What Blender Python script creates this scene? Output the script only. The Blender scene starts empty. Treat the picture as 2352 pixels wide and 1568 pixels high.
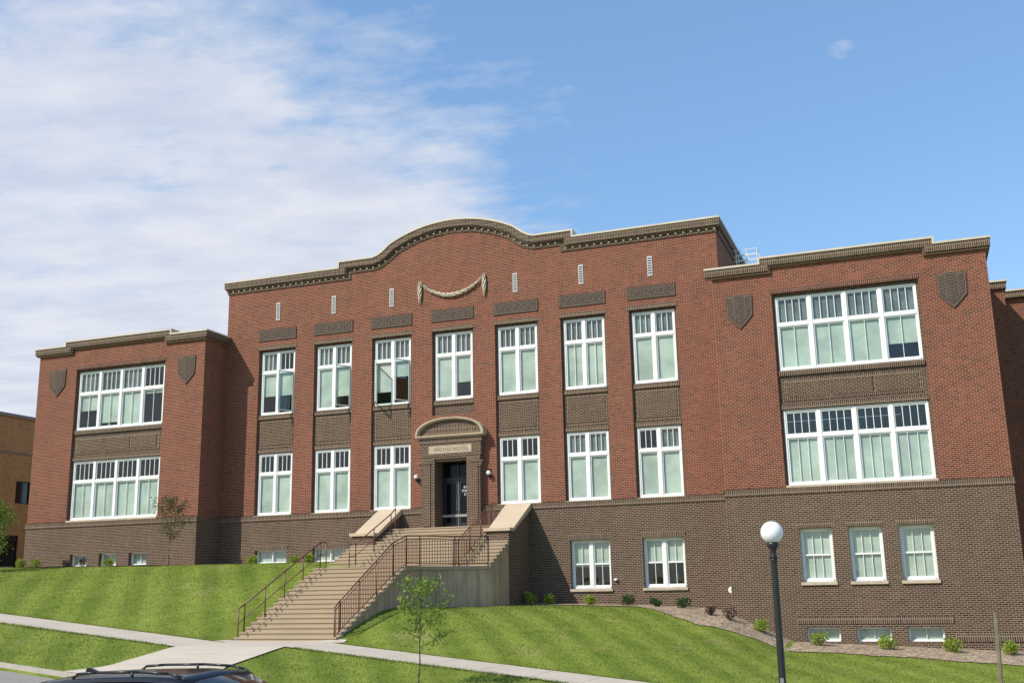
import bpy, bmesh, math, random
from mathutils import Vector, Matrix, noise
random.seed(7)
R=random.Random(11)
scene=bpy.context.scene
COL=scene.collection

# ------------------------------------------------------------------ materials
def newmat(name):
    m=bpy.data.materials.new(name); m.use_nodes=True
    nt=m.node_tree; nt.nodes.clear()
    out=nt.nodes.new('ShaderNodeOutputMaterial')
    return m,nt,out
def math_(nt,op,a,b=None,c=None,clamp=False):
    n=nt.nodes.new('ShaderNodeMath'); n.operation=op; n.use_clamp=clamp
    for i,v in enumerate((a,b,c)):
        if v is None: continue
        if hasattr(v,'links'): nt.links.new(v,n.inputs[i])
        else: n.inputs[i].default_value=v
    return n.outputs[0]
def mixc(nt,fac,a,b,mode='MIX'):
    n=nt.nodes.new('ShaderNodeMix'); n.data_type='RGBA'; n.blend_type=mode
    def s(sock,v):
        if hasattr(v,'links'): nt.links.new(v,sock)
        elif isinstance(v,(int,float)): sock.default_value=v
        else: sock.default_value=(*v,1) if len(v)==3 else v
    s(n.inputs[0],fac); s(n.inputs[6],a); s(n.inputs[7],b)
    return n.outputs[2]
def ramp(nt,fac,stops):
    n=nt.nodes.new('ShaderNodeValToRGB')
    e=n.color_ramp.elements
    while len(e)<len(stops): e.new(0.5)
    for i,(p,c) in enumerate(stops):
        e[i].position=p; e[i].color=(*c,1) if len(c)==3 else c
    nt.links.new(fac,n.inputs[0]); return n.outputs[0]
def noise_(nt,vec,scale,detail=3,rough=.6):
    n=nt.nodes.new('ShaderNodeTexNoise'); n.inputs['Scale'].default_value=scale
    n.inputs['Detail'].default_value=detail; n.inputs['Roughness'].default_value=rough
    if vec is not None: nt.links.new(vec,n.inputs['Vector'])
    return n.outputs[0]
def bsdf(nt,out,col,rough=.8,bump=None,bstr=.3,bdist=.02,**kw):
    b=nt.nodes.new('ShaderNodeBsdfPrincipled')
    if hasattr(col,'links'): nt.links.new(col,b.inputs['Base Color'])
    else: b.inputs['Base Color'].default_value=(*col,1)
    if hasattr(rough,'links'): nt.links.new(rough,b.inputs['Roughness'])
    else: b.inputs['Roughness'].default_value=rough
    for k,v in kw.items(): b.inputs[k.replace('_',' ')].default_value=v
    if bump is not None:
        bn=nt.nodes.new('ShaderNodeBump'); bn.inputs['Strength'].default_value=bstr; bn.inputs['Distance'].default_value=bdist
        nt.links.new(bump,bn.inputs['Height']); nt.links.new(bn.outputs[0],b.inputs['Normal'])
    nt.links.new(b.outputs[0],out.inputs[0]); return b
def pos(nt):
    return nt.nodes.new('ShaderNodeNewGeometry').outputs['Position']
def simple(name,col,rough=.7,var=.15,scale=2.0,bs=.15,**kw):
    m,nt,out=newmat(name); p=pos(nt)
    a=noise_(nt,p,scale,4); b=noise_(nt,p,scale*14,3)
    f=math_(nt,'ADD',math_(nt,'MULTIPLY',a,.7),math_(nt,'MULTIPLY',b,.3))
    dk=tuple(c*(1-var*1.6) for c in col); lt=tuple(min(1,c*(1+var*1.2)) for c in col)
    c=ramp(nt,f,[(.3,dk),(.7,lt)])
    bsdf(nt,out,c,rough,b,bs,.01,**kw); return m
def brick(name,c1,c2,c3,mortar,soldier=False,bw=.215,rh=.076,ms=.0105):
    m,nt,out=newmat(name)
    g=nt.nodes.new('ShaderNodeNewGeometry')
    sp=nt.nodes.new('ShaderNodeSeparateXYZ'); nt.links.new(g.outputs['Position'],sp.inputs[0])
    sn=nt.nodes.new('ShaderNodeSeparateXYZ'); nt.links.new(g.outputs['True Normal'],sn.inputs[0])
    k=math_(nt,'GREATER_THAN',math_(nt,'ABSOLUTE',sn.outputs[0]),.6)
    kx=math_(nt,'SUBTRACT',1.0,k)
    u=math_(nt,'ADD',math_(nt,'MULTIPLY',sp.outputs[0],kx),math_(nt,'MULTIPLY',sp.outputs[1],k))
    cb=nt.nodes.new('ShaderNodeCombineXYZ'); nt.links.new(u,cb.inputs[0]); nt.links.new(sp.outputs[2],cb.inputs[1])
    bt=nt.nodes.new('ShaderNodeTexBrick'); nt.links.new(cb.outputs[0],bt.inputs['Vector'])
    bt.inputs['Scale'].default_value=1
    bt.inputs['Mortar Size'].default_value=ms; bt.inputs['Mortar Smooth'].default_value=.15; bt.inputs['Bias'].default_value=0
    bt.inputs['Brick Width'].default_value=.078 if soldier else bw
    bt.inputs['Row Height'].default_value=.215 if soldier else rh
    if soldier: bt.offset=0
    bt.inputs['Color1'].default_value=(0,0,0,1); bt.inputs['Color2'].default_value=(1,1,1,1); bt.inputs['Mortar'].default_value=(.5,.5,.5,1)
    bc=ramp(nt,bt.outputs['Color'],[(0,c1),(.35,c2),(.8,c2),(1,c3)])
    n1=noise_(nt,g.outputs['Position'],.35,4); n2=noise_(nt,g.outputs['Position'],3.2,5,.7)
    mp=nt.nodes.new('ShaderNodeMapping'); mp.inputs['Scale'].default_value=(1.6,1.6,.16); nt.links.new(g.outputs['Position'],mp.inputs[0])
    n3=noise_(nt,mp.outputs[0],1.0,4,.6)
    nn=math_(nt,'ADD',math_(nt,'MULTIPLY',n1,.35),math_(nt,'MULTIPLY',n2,.35)); nn=math_(nt,'ADD',nn,math_(nt,'MULTIPLY',n3,.3))
    tint=ramp(nt,nn,[(.34,(.86,.86,.87)),(.66,(1.11,1.10,1.08))])
    col=mixc(nt,bt.outputs['Fac'],bc,mortar)
    col=mixc(nt,1.0,col,tint,'MULTIPLY')
    inv=math_(nt,'SUBTRACT',1.0,bt.outputs['Fac'])
    bsdf(nt,out,col,.9,inv,.5,.008,Specular_IOR_Level=.2); return m
M={}
M['red']=brick('red_brick',(.075,.021,.014),(.168,.036,.021),(.225,.058,.033),(.33,.215,.145))
M['redsold']=brick('red_brick_soldier',(.05,.018,.014),(.10,.03,.021),(.15,.048,.032),(.26,.18,.13),soldier=True)
M['dark']=brick('brown_brick',(.030,.019,.015),(.062,.037,.028),(.098,.062,.046),(.30,.225,.155))
M['sold']=brick('brown_brick_soldier',(.038,.026,.020),(.072,.047,.036),(.105,.072,.052),(.30,.23,.16),soldier=True,ms=.012)
M['tanbrick']=brick('tan_brick',(.42,.16,.05),(.64,.25,.075),(.70,.31,.10),(.58,.36,.20))
M['stone']=simple('cream_stone',(.47,.39,.28),.8,.18,3)
M['garland']=simple('weathered_cream_terracotta',(.56,.48,.36),.85,.3,9,.5)
M['cap']=simple('cream_cap_metal',(.56,.49,.38),.55,.10,1.5)
M['dent']=simple('tan_dentil_brick',(.36,.29,.21),.8,.15,5)
M['panelbg']=simple('brown_panel_brick',(.075,.050,.038),.85,.3,8)
M['panelbar']=simple('tan_panel_mortar',(.235,.18,.125),.85,.15,8)
M['white']=simple('white_paint',(.78,.78,.75),.45,.06,2,.03)
M['ventwhite']=simple('grey_white_louvre',(.58,.57,.54),.6,.1,4,.05)
M['bronze']=simple('brown_painted_steel',(.14,.055,.035),.4,.15,6,.05)
M['black']=simple('black_paint',(.018,.018,.02),.35,.2,4,.05)
M['rubber']=simple('rubber',(.02,.02,.02),.8,.2,9)
M['chrome']=simple('brushed_metal',(.42,.42,.42),.4,.08,5,.05,Metallic=1.0)
M['bark']=simple('bark',(.12,.085,.06),.9,.35,12,.6)
M['roof']=simple('roof_membrane',(.35,.34,.33),.8,.1,1)
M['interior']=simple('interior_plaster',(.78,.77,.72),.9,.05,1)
M['interiordark']=simple('reflection_dark_interior_plaster',(.30,.29,.27),.9,.1,1)  # darker plaster copy, its colour standing in for dark reflections in lower transoms
M['transomgrey']=simple('skylit_grey_transom_backing',(.17,.18,.185),.8,.5,.6,.02)  # sky-lit grey of the transom glass put into a backing colour
M['woodpost']=simple('weathered_post',(.17,.15,.09),.8,.25,6,.4)

def mat_concrete(name,base,stain=.35,joint=None,streak=False,riser=False):
    m,nt,out=newmat(name); p=pos(nt)
    sp=nt.nodes.new('ShaderNodeSeparateXYZ'); nt.links.new(p,sp.inputs[0])
    a=noise_(nt,p,.7,5,.65); b=noise_(nt,p,22,3,.7)
    f=math_(nt,'ADD',math_(nt,'MULTIPLY',a,.65),math_(nt,'MULTIPLY',b,.35))
    c=ramp(nt,f,[(.3,tuple(x*(1-stain) for x in base)),(.55,base),(.8,tuple(min(1,x*1.18) for x in base))])
    if streak:
        mp=nt.nodes.new('ShaderNodeMapping'); mp.inputs['Scale'].default_value=(3,3,.35); nt.links.new(p,mp.inputs[0])
        s=noise_(nt,mp.outputs[0],1.4,4,.7)
        c=mixc(nt,ramp(nt,s,[(.42,(0,0,0)),(.68,(.8,.8,.8))]),c,tuple(x*.42 for x in base))
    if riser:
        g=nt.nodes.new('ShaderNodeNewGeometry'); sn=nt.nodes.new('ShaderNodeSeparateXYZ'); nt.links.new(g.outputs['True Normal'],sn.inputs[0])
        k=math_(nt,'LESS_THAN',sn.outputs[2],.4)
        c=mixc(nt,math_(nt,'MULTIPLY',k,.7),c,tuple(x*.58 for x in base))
    if joint:
        ax,step,w=joint
        fr=math_(nt,'FRACT',math_(nt,'DIVIDE',math_(nt,'ADD',sp.outputs[ax],500.3),step))
        l=math_(nt,'LESS_THAN',fr,w/step)
        c=mixc(nt,math_(nt,'MULTIPLY',l,.6),c,tuple(x*.3 for x in base))
    bsdf(nt,out,c,.85,b,.25,.01); return m
M['concretewall']=mat_concrete('stained_concrete',(.49,.35,.23),.3,None,True)
M['walk']=mat_concrete('pavement_concrete',(.53,.46,.37),.18,(0,1.5,.03))
M['walk2']=mat_concrete('walkway_concrete',(.53,.46,.37),.18,(1,1.5,.03))
M['kerb']=mat_concrete('kerb_concrete',(.46,.41,.34),.25,(0,3,.02))
M['asphalt']=mat_concrete('pale_street_surface',(.31,.285,.25),.2)
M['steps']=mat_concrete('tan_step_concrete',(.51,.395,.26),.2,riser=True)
M['capstone']=mat_concrete('cream_cap_concrete',(.52,.41,.285),.15)
M['hood']=mat_concrete('tan_hood_stone',(.44,.345,.235),.2)

def grass_mat():
    m,nt,out=newmat('lawn_grass'); p=pos(nt)
    sp=nt.nodes.new('ShaderNodeSeparateXYZ'); nt.links.new(p,sp.inputs[0])
    big=noise_(nt,p,.22,4,.6); mid=noise_(nt,p,1.6,4,.65); fine=noise_(nt,p,14,4,.75); vf=noise_(nt,p,45,2,.8)
    w=math_(nt,'ADD',math_(nt,'MULTIPLY',sp.outputs[0],.80),math_(nt,'MULTIPLY',sp.outputs[1],.60))
    w=math_(nt,'ADD',w,math_(nt,'MULTIPLY',mid,.22))
    st=math_(nt,'SINE',math_(nt,'MULTIPLY',w,4.2))
    st=math_(nt,'MULTIPLY',st,1.6); st=math_(nt,'MAXIMUM',math_(nt,'MINIMUM',st,1.0),-1.0)
    st=math_(nt,'MULTIPLY',st,.034)
    f=math_(nt,'ADD',math_(nt,'MULTIPLY',big,.18),math_(nt,'MULTIPLY',mid,.16))
    f=math_(nt,'ADD',f,math_(nt,'MULTIPLY',fine,.40)); f=math_(nt,'ADD',f,math_(nt,'MULTIPLY',vf,.26))
    f=math_(nt,'ADD',f,st)
    c=ramp(nt,f,[(.34,(.050,.080,.012)),(.45,(.128,.176,.026)),(.56,(.215,.258,.044)),(.68,(.33,.345,.09))])
    dry=noise_(nt,p,.5,5,.7)
    c=mixc(nt,ramp(nt,dry,[(.57,(0,0,0)),(.76,(.6,.6,.6))]),c,(.34,.28,.13))
    h=math_(nt,'ADD',fine,math_(nt,'MULTIPLY',vf,.8))
    bsdf(nt,out,c,.95,h,.5,.04,Specular_IOR_Level=.1); return m
M['grass']=grass_mat()
def mulch_mat():
    m,nt,out=newmat('wood_mulch'); p=pos(nt)
    v=nt.nodes.new('ShaderNodeTexVoronoi'); v.inputs['Scale'].default_value=13; nt.links.new(p,v.inputs['Vector'])
    n=noise_(nt,p,2.5,4)
    sc=nt.nodes.new('ShaderNodeSeparateColor'); nt.links.new(v.outputs['Color'],sc.inputs[0])
    f=math_(nt,'ADD',math_(nt,'MULTIPLY',sc.outputs[0],.7),math_(nt,'MULTIPLY',n,.3))
    c=ramp(nt,f,[(.1,(.11,.075,.045)),(.45,(.28,.205,.135)),(.75,(.44,.34,.235)),(.95,(.58,.49,.37))])
    bsdf(nt,out,c,.95,v.outputs['Distance'],.6,.04); return m
M['mulch']=mulch_mat()
def leaf_mat(name,dk,md,lt,sc=3.0,tr=.35):
    m,nt,out=newmat(name); p=pos(nt)
    a=noise_(nt,p,sc,2); b=noise_(nt,p,sc*9,2)
    f=math_(nt,'ADD',math_(nt,'MULTIPLY',a,.55),math_(nt,'MULTIPLY',b,.45))
    c=ramp(nt,f,[(.34,dk),(.5,md),(.66,lt)])
    d=nt.nodes.new('ShaderNodeBsdfPrincipled'); d.inputs['Roughness'].default_value=.6; nt.links.new(c,d.inputs['Base Color'])
    t=nt.nodes.new('ShaderNodeBsdfTranslucent'); nt.links.new(c,t.inputs[0])
    mx=nt.nodes.new('ShaderNodeMixShader'); mx.inputs[0].default_value=tr
    nt.links.new(d.outputs[0],mx.inputs[1]); nt.links.new(t.outputs[0],mx.inputs[2]); nt.links.new(mx.outputs[0],out.inputs[0]); return m
M['leaf']=leaf_mat('tree_leaves',(.08,.13,.015),(.18,.27,.035),(.30,.40,.06))
M['leafred']=leaf_mat('reddish_green_leaves',(.07,.08,.02),(.14,.12,.045),(.23,.16,.07))
M['shrub']=leaf_mat('yellow_green_shrub_leaves',(.12,.18,.015),(.26,.36,.03),(.40,.48,.06))
M['shrubdark']=leaf_mat('dark_shrub_leaves',(.02,.05,.015),(.05,.10,.03),(.09,.15,.05))
M['shrubpurple']=leaf_mat('purple_shrub_leaves',(.03,.018,.015),(.07,.04,.035),(.12,.08,.06))
M['blade']=leaf_mat('grass_blades',(.11,.16,.02),(.22,.28,.042),(.36,.39,.08),1.2,.45)
def glass_mat():
    m,nt,out=newmat('window_glass'); 
    t=nt.nodes.new('ShaderNodeBsdfTransparent'); t.inputs[0].default_value=(.86,.94,.89,1)
    g=nt.nodes.new('ShaderNodeBsdfGlossy'); g.inputs[0].default_value=(.95,.92,.88,1); g.inputs['Roughness'].default_value=.01
    p=pos(nt); n=noise_(nt,p,.9,1); bn=nt.nodes.new('ShaderNodeBump'); bn.inputs['Strength'].default_value=.3; bn.inputs['Distance'].default_value=.04
    nt.links.new(n,bn.inputs['Height']); nt.links.new(bn.outputs[0],g.inputs['Normal'])
    lw=nt.nodes.new('ShaderNodeLayerWeight'); lw.inputs[0].default_value=.5
    fr=math_(nt,'ADD',math_(nt,'MULTIPLY',math_(nt,'POWER',lw.outputs['Facing'],4.0),.85),.07)
    mx=nt.nodes.new('ShaderNodeMixShader'); nt.links.new(fr,mx.inputs[0])
    nt.links.new(t.outputs[0],mx.inputs[1]); nt.links.new(g.outputs[0],mx.inputs[2]); nt.links.new(mx.outputs[0],out.inputs[0]); return m
M['glass']=glass_mat()
def blind_mat():
    m,nt,out=newmat('slatted_blind'); p=pos(nt)
    sp=nt.nodes.new('ShaderNodeSeparateXYZ'); nt.links.new(p,sp.inputs[0])
    fr=math_(nt,'FRACT',math_(nt,'MULTIPLY',math_(nt,'ADD',sp.outputs[2],50),15))
    n=noise_(nt,p,.8,3)
    c=ramp(nt,fr,[(0,(.35,.38,.35)),(.22,(.50,.53,.485)),(.8,(.58,.61,.56)),(1,(.45,.48,.44))])
    c=mixc(nt,1.0,c,ramp(nt,n,[(.36,(.72,.72,.72)),(.64,(1.07,1.07,1.07))]),'MULTIPLY')
    bsdf(nt,out,c,.7); return m
M['blind']=blind_mat()
m,nt,out=newmat('white_globe_glass'); bsdf(nt,out,(.82,.82,.80),.3,Specular_IOR_Level=.5); M['globe']=m
m,nt,out=newmat('black_car_paint'); bsdf(nt,out,(.010,.011,.014),.22,Coat_Weight=.35,Coat_Roughness=.06,Specular_IOR_Level=.35); M['car']=m
m,nt,out=newmat('tinted_car_glass'); bsdf(nt,out,(.01,.012,.014),.05,Specular_IOR_Level=.5); M['carglass']=m
m,nt,out=newmat('dark_door_glass'); bsdf(nt,out,(.006,.007,.008),.12,Specular_IOR_Level=.2); M['doorglass']=m
m,nt,out=newmat('red_tail_lens'); bsdf(nt,out,(.35,.01,.01),.2); M['tail']=m
m,nt,out=newmat('clear_lens'); bsdf(nt,out,(.6,.62,.65),.12); M['lens']=m

# ------------------------------------------------------------------ mesh builder
class MB:
    def __init__(s): s.v=[]; s.f=[]; s.m=[]
    def add(s,vs,fs,mi=0):
        o=len(s.v); s.v+= [tuple(v) for v in vs]
        for f in fs: s.f.append(tuple(o+i for i in f)); s.m.append(mi)
    def box(s,x0,x1,y0,y1,z0,z1,mi=0):
        s.add([(x0,y0,z0),(x1,y0,z0),(x1,y1,z0),(x0,y1,z0),(x0,y0,z1),(x1,y0,z1),(x1,y1,z1),(x0,y1,z1)],
              [(0,3,2,1),(4,5,6,7),(0,1,5,4),(1,2,6,5),(2,3,7,6),(3,0,4,7)],mi)
    def prism(s,poly,a,b,axis='y',mi=0):
        def P(p,t):
            if axis=='y': return (p[0],t,p[1])
            if axis=='x': return (t,p[0],p[1])
            return (p[0],p[1],t)
        n=len(poly)
        vs=[P(p,a) for p in poly]+[P(p,b) for p in poly]
        fs=[tuple(range(n)),tuple(range(2*n-1,n-1,-1))]+[(i,(i+1)%n+0,(i+1)%n+n,i+n)[::-1] for i in range(n)]
        s.add(vs,fs,mi)
    def quadstrip(s,A,B,y0,y1,mi=0):
        for i in range(len(A)-1):
            q=[A[i],A[i+1],B[i+1],B[i]]
            n=len(s.v)
            s.v+= [(p[0],y0,p[1]) for p in q]+[(p[0],y1,p[1]) for p in q]
            fs=[(0,1,2,3),(4,7,6,5),(0,4,5,1),(3,2,6,7)]
            if i==0: fs.append((0,3,7,4))
            if i==len(A)-2: fs.append((1,5,6,2))
            for f in fs: s.f.append(tuple(n+j for j in f)); s.m.append(mi)
    def tube(s,p0,p1,r0,r1=None,seg=8,mi=0,cap=True):
        if r1 is None: r1=r0
        p0=Vector(p0);p1=Vector(p1);d=(p1-p0)
        if d.length<1e-6: return
        d.normalize(); a=d.orthogonal().normalized(); b=d.cross(a)
        vs=[]
        for p,r in((p0,r0),(p1,r1)):
            for i in range(seg):
                t=2*math.pi*i/seg; vs.append(p+(a*math.cos(t)+b*math.sin(t))*r)
        fs=[(i,(i+1)%seg,(i+1)%seg+seg,i+seg) for i in range(seg)]
        if cap: fs+=[tuple(range(seg-1,-1,-1)),tuple(range(seg,2*seg))]
        s.add(vs,fs,mi)
    def sphere(s,c,r,seg=16,rings=10,sc=(1,1,1),mi=0):
        vs=[];fs=[]
        for j in range(1,rings):
            ph=math.pi*j/rings
            for i in range(seg):
                t=2*math.pi*i/seg
                vs.append((c[0]+r*sc[0]*math.sin(ph)*math.cos(t),c[1]+r*sc[1]*math.sin(ph)*math.sin(t),c[2]+r*sc[2]*math.cos(ph)))
        top=len(vs);vs.append((c[0],c[1],c[2]+r*sc[2]));bot=len(vs);vs.append((c[0],c[1],c[2]-r*sc[2]))
        for j in range(rings-2):
            for i in range(seg):
                a=j*seg+i;b=j*seg+(i+1)%seg
                fs.append((a,a+seg,b+seg,b))
        for i in range(seg):
            fs.append((top,i,(i+1)%seg)); fs.append((bot,(rings-2)*seg+(i+1)%seg,(rings-2)*seg+i))
        s.add(vs,fs,mi)
    def lathe(s,cx,cy,prof,seg=24,mi=0):
        vs=[];fs=[]
        for r,z in prof:
            for i in range(seg):
                t=2*math.pi*i/seg; vs.append((cx+r*math.cos(t),cy+r*math.sin(t),z))
        for j in range(len(prof)-1):
            for i in range(seg):
                a=j*seg+i;b=j*seg+(i+1)%seg; fs.append((a,b,b+seg,a+seg))
        fs.append(tuple(range(seg-1,-1,-1))); fs.append(tuple((len(prof)-1)*seg+i for i in range(seg)))
        s.add(vs,fs,mi)
    def obj(s,name,mats,parent=None,smooth=False,bevel=0,off=(0,0,0),recalc=True):
        me=bpy.data.meshes.new(name)
        me.from_pydata([(v[0]-off[0],v[1]-off[1],v[2]-off[2]) for v in s.v],[],s.f)
        if not isinstance(mats,(list,tuple)): mats=[mats]
        for m in mats: me.materials.append(m)
        me.polygons.foreach_set('material_index',s.m)
        if smooth: me.polygons.foreach_set('use_smooth',[True]*len(s.f))
        me.update()
        if recalc:
            bm=bmesh.new(); bm.from_mesh(me); bmesh.ops.recalc_face_normals(bm,faces=bm.faces[:]); bm.to_mesh(me); bm.free()
        o=bpy.data.objects.new(name,me); COL.objects.link(o)
        o.location=off
        if parent: 
            o.parent=parent
            w=Vector((0,0,0)); q=parent
            while q: w+=q.location; q=q.parent
            o.location=Vector(off)-w
        if bevel:
            b=o.modifiers.new('bevel','BEVEL'); b.width=bevel; b.segments=2; b.limit_method='ANGLE'
        return o
def empty(name,loc,parent=None):
    o=bpy.data.objects.new(name,None); COL.objects.link(o); o.empty_display_size=.3
    w=Vector((0,0,0)); q=parent
    while q: w+=q.location; q=q.parent
    o.location=Vector(loc)-w
    if parent: o.parent=parent
    return o
def tag(o,label,cat,group=None,kind=None):
    if label: o['label']=label
    if cat: o['category']=cat
    if group: o['group']=group
    if kind: o['kind']=kind

# ------------------------------------------------------------------ terrain
def interp(x,pts):
    if x<=pts[0][0]: return pts[0][1]
    for (a,b),(c,d) in zip(pts,pts[1:]):
        if x<=c:
            t=(x-a)/(c-a); return b+(d-b)*t
    return pts[-1][1]
def zs(x):
    x=max(-60,min(60,x)); s=1 if x>0 else -1
    return -5.35-s*max(0,abs(x)-2)*.105
def zstreet(x,y): return zs(x)-.66+.07*max(0,-21.75-y)
ZF=[(-60,-1.8),(-24,-2.28),(-13,-2.45),(-2.6,-2.5),(1.4,-4.40),(9,-4.6),(11.5,-4.75),(12.9,-4.95),(15.3,-6.03),(24,-6.4),(60,-8.6)]
def zg(x,y):
    f=interp(x,ZF); s=zs(x)
    ys=interp(x,[(-2.6,-4.3),(1.4,-3.6),(9,-3.0),(12,-1.2),(14,-2.6)])
    ex=interp(x,[(-2.6,1.0),(0,1.6),(1.6,3.8),(3.5,3.4),(6,2.2),(9,1.6),(12,1.1)])
    if y>=ys: return f
    if y>-14.5:
        t=(ys-y)/(14.5+ys); z=f+(s-f)*(t**ex)
        if -3<x<1.6 and y<-8: z-=.30*min(1,(-8-y)/2)*min(1,(y+14.5)/1.0)
        if x>1.6: z+=.22*math.exp(-((y+10.8)/1.9)**2)*math.exp(-((x-2.4)/1.8)**2)
        return z
    if y>-17.6: return s
    if y>-21.6: return s-.5*(-17.6-y)/4
    if y>-22.2: return s-.5-.35*(-21.6-y)/.6
    if y>-38: return zstreet(x,y)-.19
    if y>-45: 
        a=zstreet(x,-38)-.19; return a+((-5.5)-a)*(-38-y)/7
    return -5.5
def frange(a,b,st):
    n=int(round(abs(b-a)/st)); return [a+(b-a)*i/n for i in range(n+1)]
def grid(name,xs,yfun,nv,zoff,mat,zf=zg,kind='structure'):
    vs=[];fs=[]
    for x in xs:
        ya,yb=yfun(x)
        for j in range(nv+1):
            y=ya+(yb-ya)*j/nv; vs.append((x,y,zf(x,y)+zoff))
    for i in range(len(xs)-1):
        for j in range(nv):
            a=i*(nv+1)+j; fs.append((a,a+nv+1,a+nv+2,a+1))
    mb=MB(); mb.add(vs,fs); o=mb.obj(name,mat,smooth=True,recalc=False)
    me=o.data
    if me.polygons[0].normal.z<0: me.flip_normals()
    tag(o,None,None,kind=kind); return o
XS=[-700,-400,-200,-120,-80,-60,-50,-40,-35]+frange(-30,32,.5)+[36,42,50,60,90,150,300,700]
YS=[900,500,250,120,60,30,15,8]+frange(4,-39.2,.4)+[-42,-44,-46,-50,-80,-150,-300]
vs=[(x,y,zg(x,y)) for x in XS for y in YS]; ny=len(YS)
fs=[(i*ny+j,i*ny+j+1,(i+1)*ny+j+1,(i+1)*ny+j) for i in range(len(XS)-1) for j in range(ny-1)]
mb=MB(); mb.add(vs,fs); g=mb.obj('ground',M['grass'],smooth=True,recalc=False)
if g.data.polygons[0].normal.z<0: g.data.flip_normals()
g['kind']='structure'
def addlabel(o,l): o['label']=l
addlabel(g,'sloping striped green lawn around the school')
XR=frange(-60,60,.5)
o=grid('sidewalk',XR,lambda x:(-15.1,-17.5),4,.035,M['walk']); addlabel(o,'pale concrete sidewalk below the lawn')
o=grid('street',XR,lambda x:(-21.75,-37.5),8,0,M['asphalt'],zf=zstreet); addlabel(o,'pale grey street surface')
mb=MB()
for (a,b) in ((-14.3,-15.09),(-17.51,-21.6)):
    yy=[a+(b-a)*i/10 for i in range(11)]
    vs=[];fs=[]
    for y in yy:
        fl=max(0,(-20.6-y))*.6
        for t in range(9):
            hw=2.35 if y>-16 else 2.0+fl
            x=-hw+2*hw*t/8; vs.append((x,y,zg(x,y)+.037))
    for i in range(10):
        for t in range(8):
            k=i*9+t; fs.append((k,k+9,k+10,k+1))
    mb.add(vs,fs)
o=mb.obj('footpath',M['walk2'],smooth=True,recalc=False)
if o.data.polygons[0].normal.z<0: o.data.flip_normals()
o['kind']='structure'; addlabel(o,'concrete footpath from the stairs to the street')
mb=MB()
XK=frange(-60,60,1)
for a,b in zip(XK,XK[1:]):
    za,zb=zs(a)-.47,zs(b)-.47
    vs=[(a,-21.6,za),(a,-21.76,za),(a,-21.76,za-.4),(a,-21.6,za-.4),(b,-21.6,zb),(b,-21.76,zb),(b,-21.76,zb-.4),(b,-21.6,zb-.4)]
    mb.add(vs,[(0,4,5,1),(1,5,6,2)])
o=mb.obj('kerb',M['kerb'],recalc=False); o['kind']='structure'; addlabel(o,'concrete kerb along the grass verge')
YB=[(3.8,-2.2),(8.5,-2.5),(10.0,-3.2),(11.2,-4.6),(12.4,-5.2),(14,-5.3),(18,-5.1),(21,-5.3),(25,-5.8)]
def yb1(x): return interp(x,YB)+.10*math.sin(x*2.3)+.05*math.sin(x*7.1)
o=grid('planting_bed',frange(3.6,26,.14),lambda x:(-.1 if x<12.9 else -1.9,yb1(x)),16,.03,M['mulch']); addlabel(o,'wood mulch bed along the brick base')
YB2=[(-26,-4.4),(-14,-4.3),(-12,-3.6),(-3,-3.3)]
def yb2(x): return interp(x,YB2)+.1*math.sin(x*2)
o=grid('planting_bed',frange(-26,-3.2,.4),lambda x:(-.1 if x>-13.1 else -1.9,yb2(x)),8,.03,M['mulch']); addlabel(o,'wood mulch bed below the basement windows')
vs=[];fs=[]
RB=random.Random(5)
def okgrass(x,y):
    if y>(yb1(x)-.02 if x>3.6 else yb2(x)-.02 if x<-3.2 else -3): return False
    if -17.53<y<-15.07: return False
    if y<-21.55: return False
    if abs(x)<2.2 and (y>-15.2): return False
    if abs(x)<2.05 and y<-17: return False
    if abs(x)<3.9 and y>-8.2: return False
    return True
cnt=0
while cnt<100000:
    x=RB.uniform(-24,26); y=RB.uniform(-21.6,-3) 
    if not okgrass(x,y): continue
    z=zg(x,y); a=RB.uniform(0,3.14); h=RB.uniform(.025,.055); w=RB.uniform(.010,.022)
    dx=math.cos(a)*w; dy=math.sin(a)*w; lx_=RB.uniform(-.03,.03); ly_=RB.uniform(-.03,.03)
    i=len(vs); vs+=[(x-dx,y-dy,z-.005),(x+dx,y+dy,z-.005),(x+lx_,y+ly_,z+h)]; fs.append((i,i+1,i+2)); cnt+=1
for (yy,sg) in ((-15.07,1),(-17.53,-1)):
    for _ in range(9000):
        x=RB.uniform(-24,26); y=yy+sg*abs(RB.gauss(0,.04))-sg*.03
        if abs(x)<2.3: continue
        z=zg(x,y); a=RB.uniform(0,3.14); h=RB.uniform(.05,.10); w=.015
        i=len(vs); vs+=[(x-math.cos(a)*w,y-math.sin(a)*w,z),(x+math.cos(a)*w,y+math.sin(a)*w,z),(x+RB.uniform(-.04,.04),y-sg*RB.uniform(0,.06),z+h)]; fs.append((i,i+1,i+2))
mb=MB(); mb.v=vs; mb.f=fs; mb.m=[0]*len(fs)
o=mb.obj('grass_blades',M['blade'],recalc=False); o['kind']='stuff'; o['label']='short mown grass blades covering the lawn'; o['category']='grass'

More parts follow.
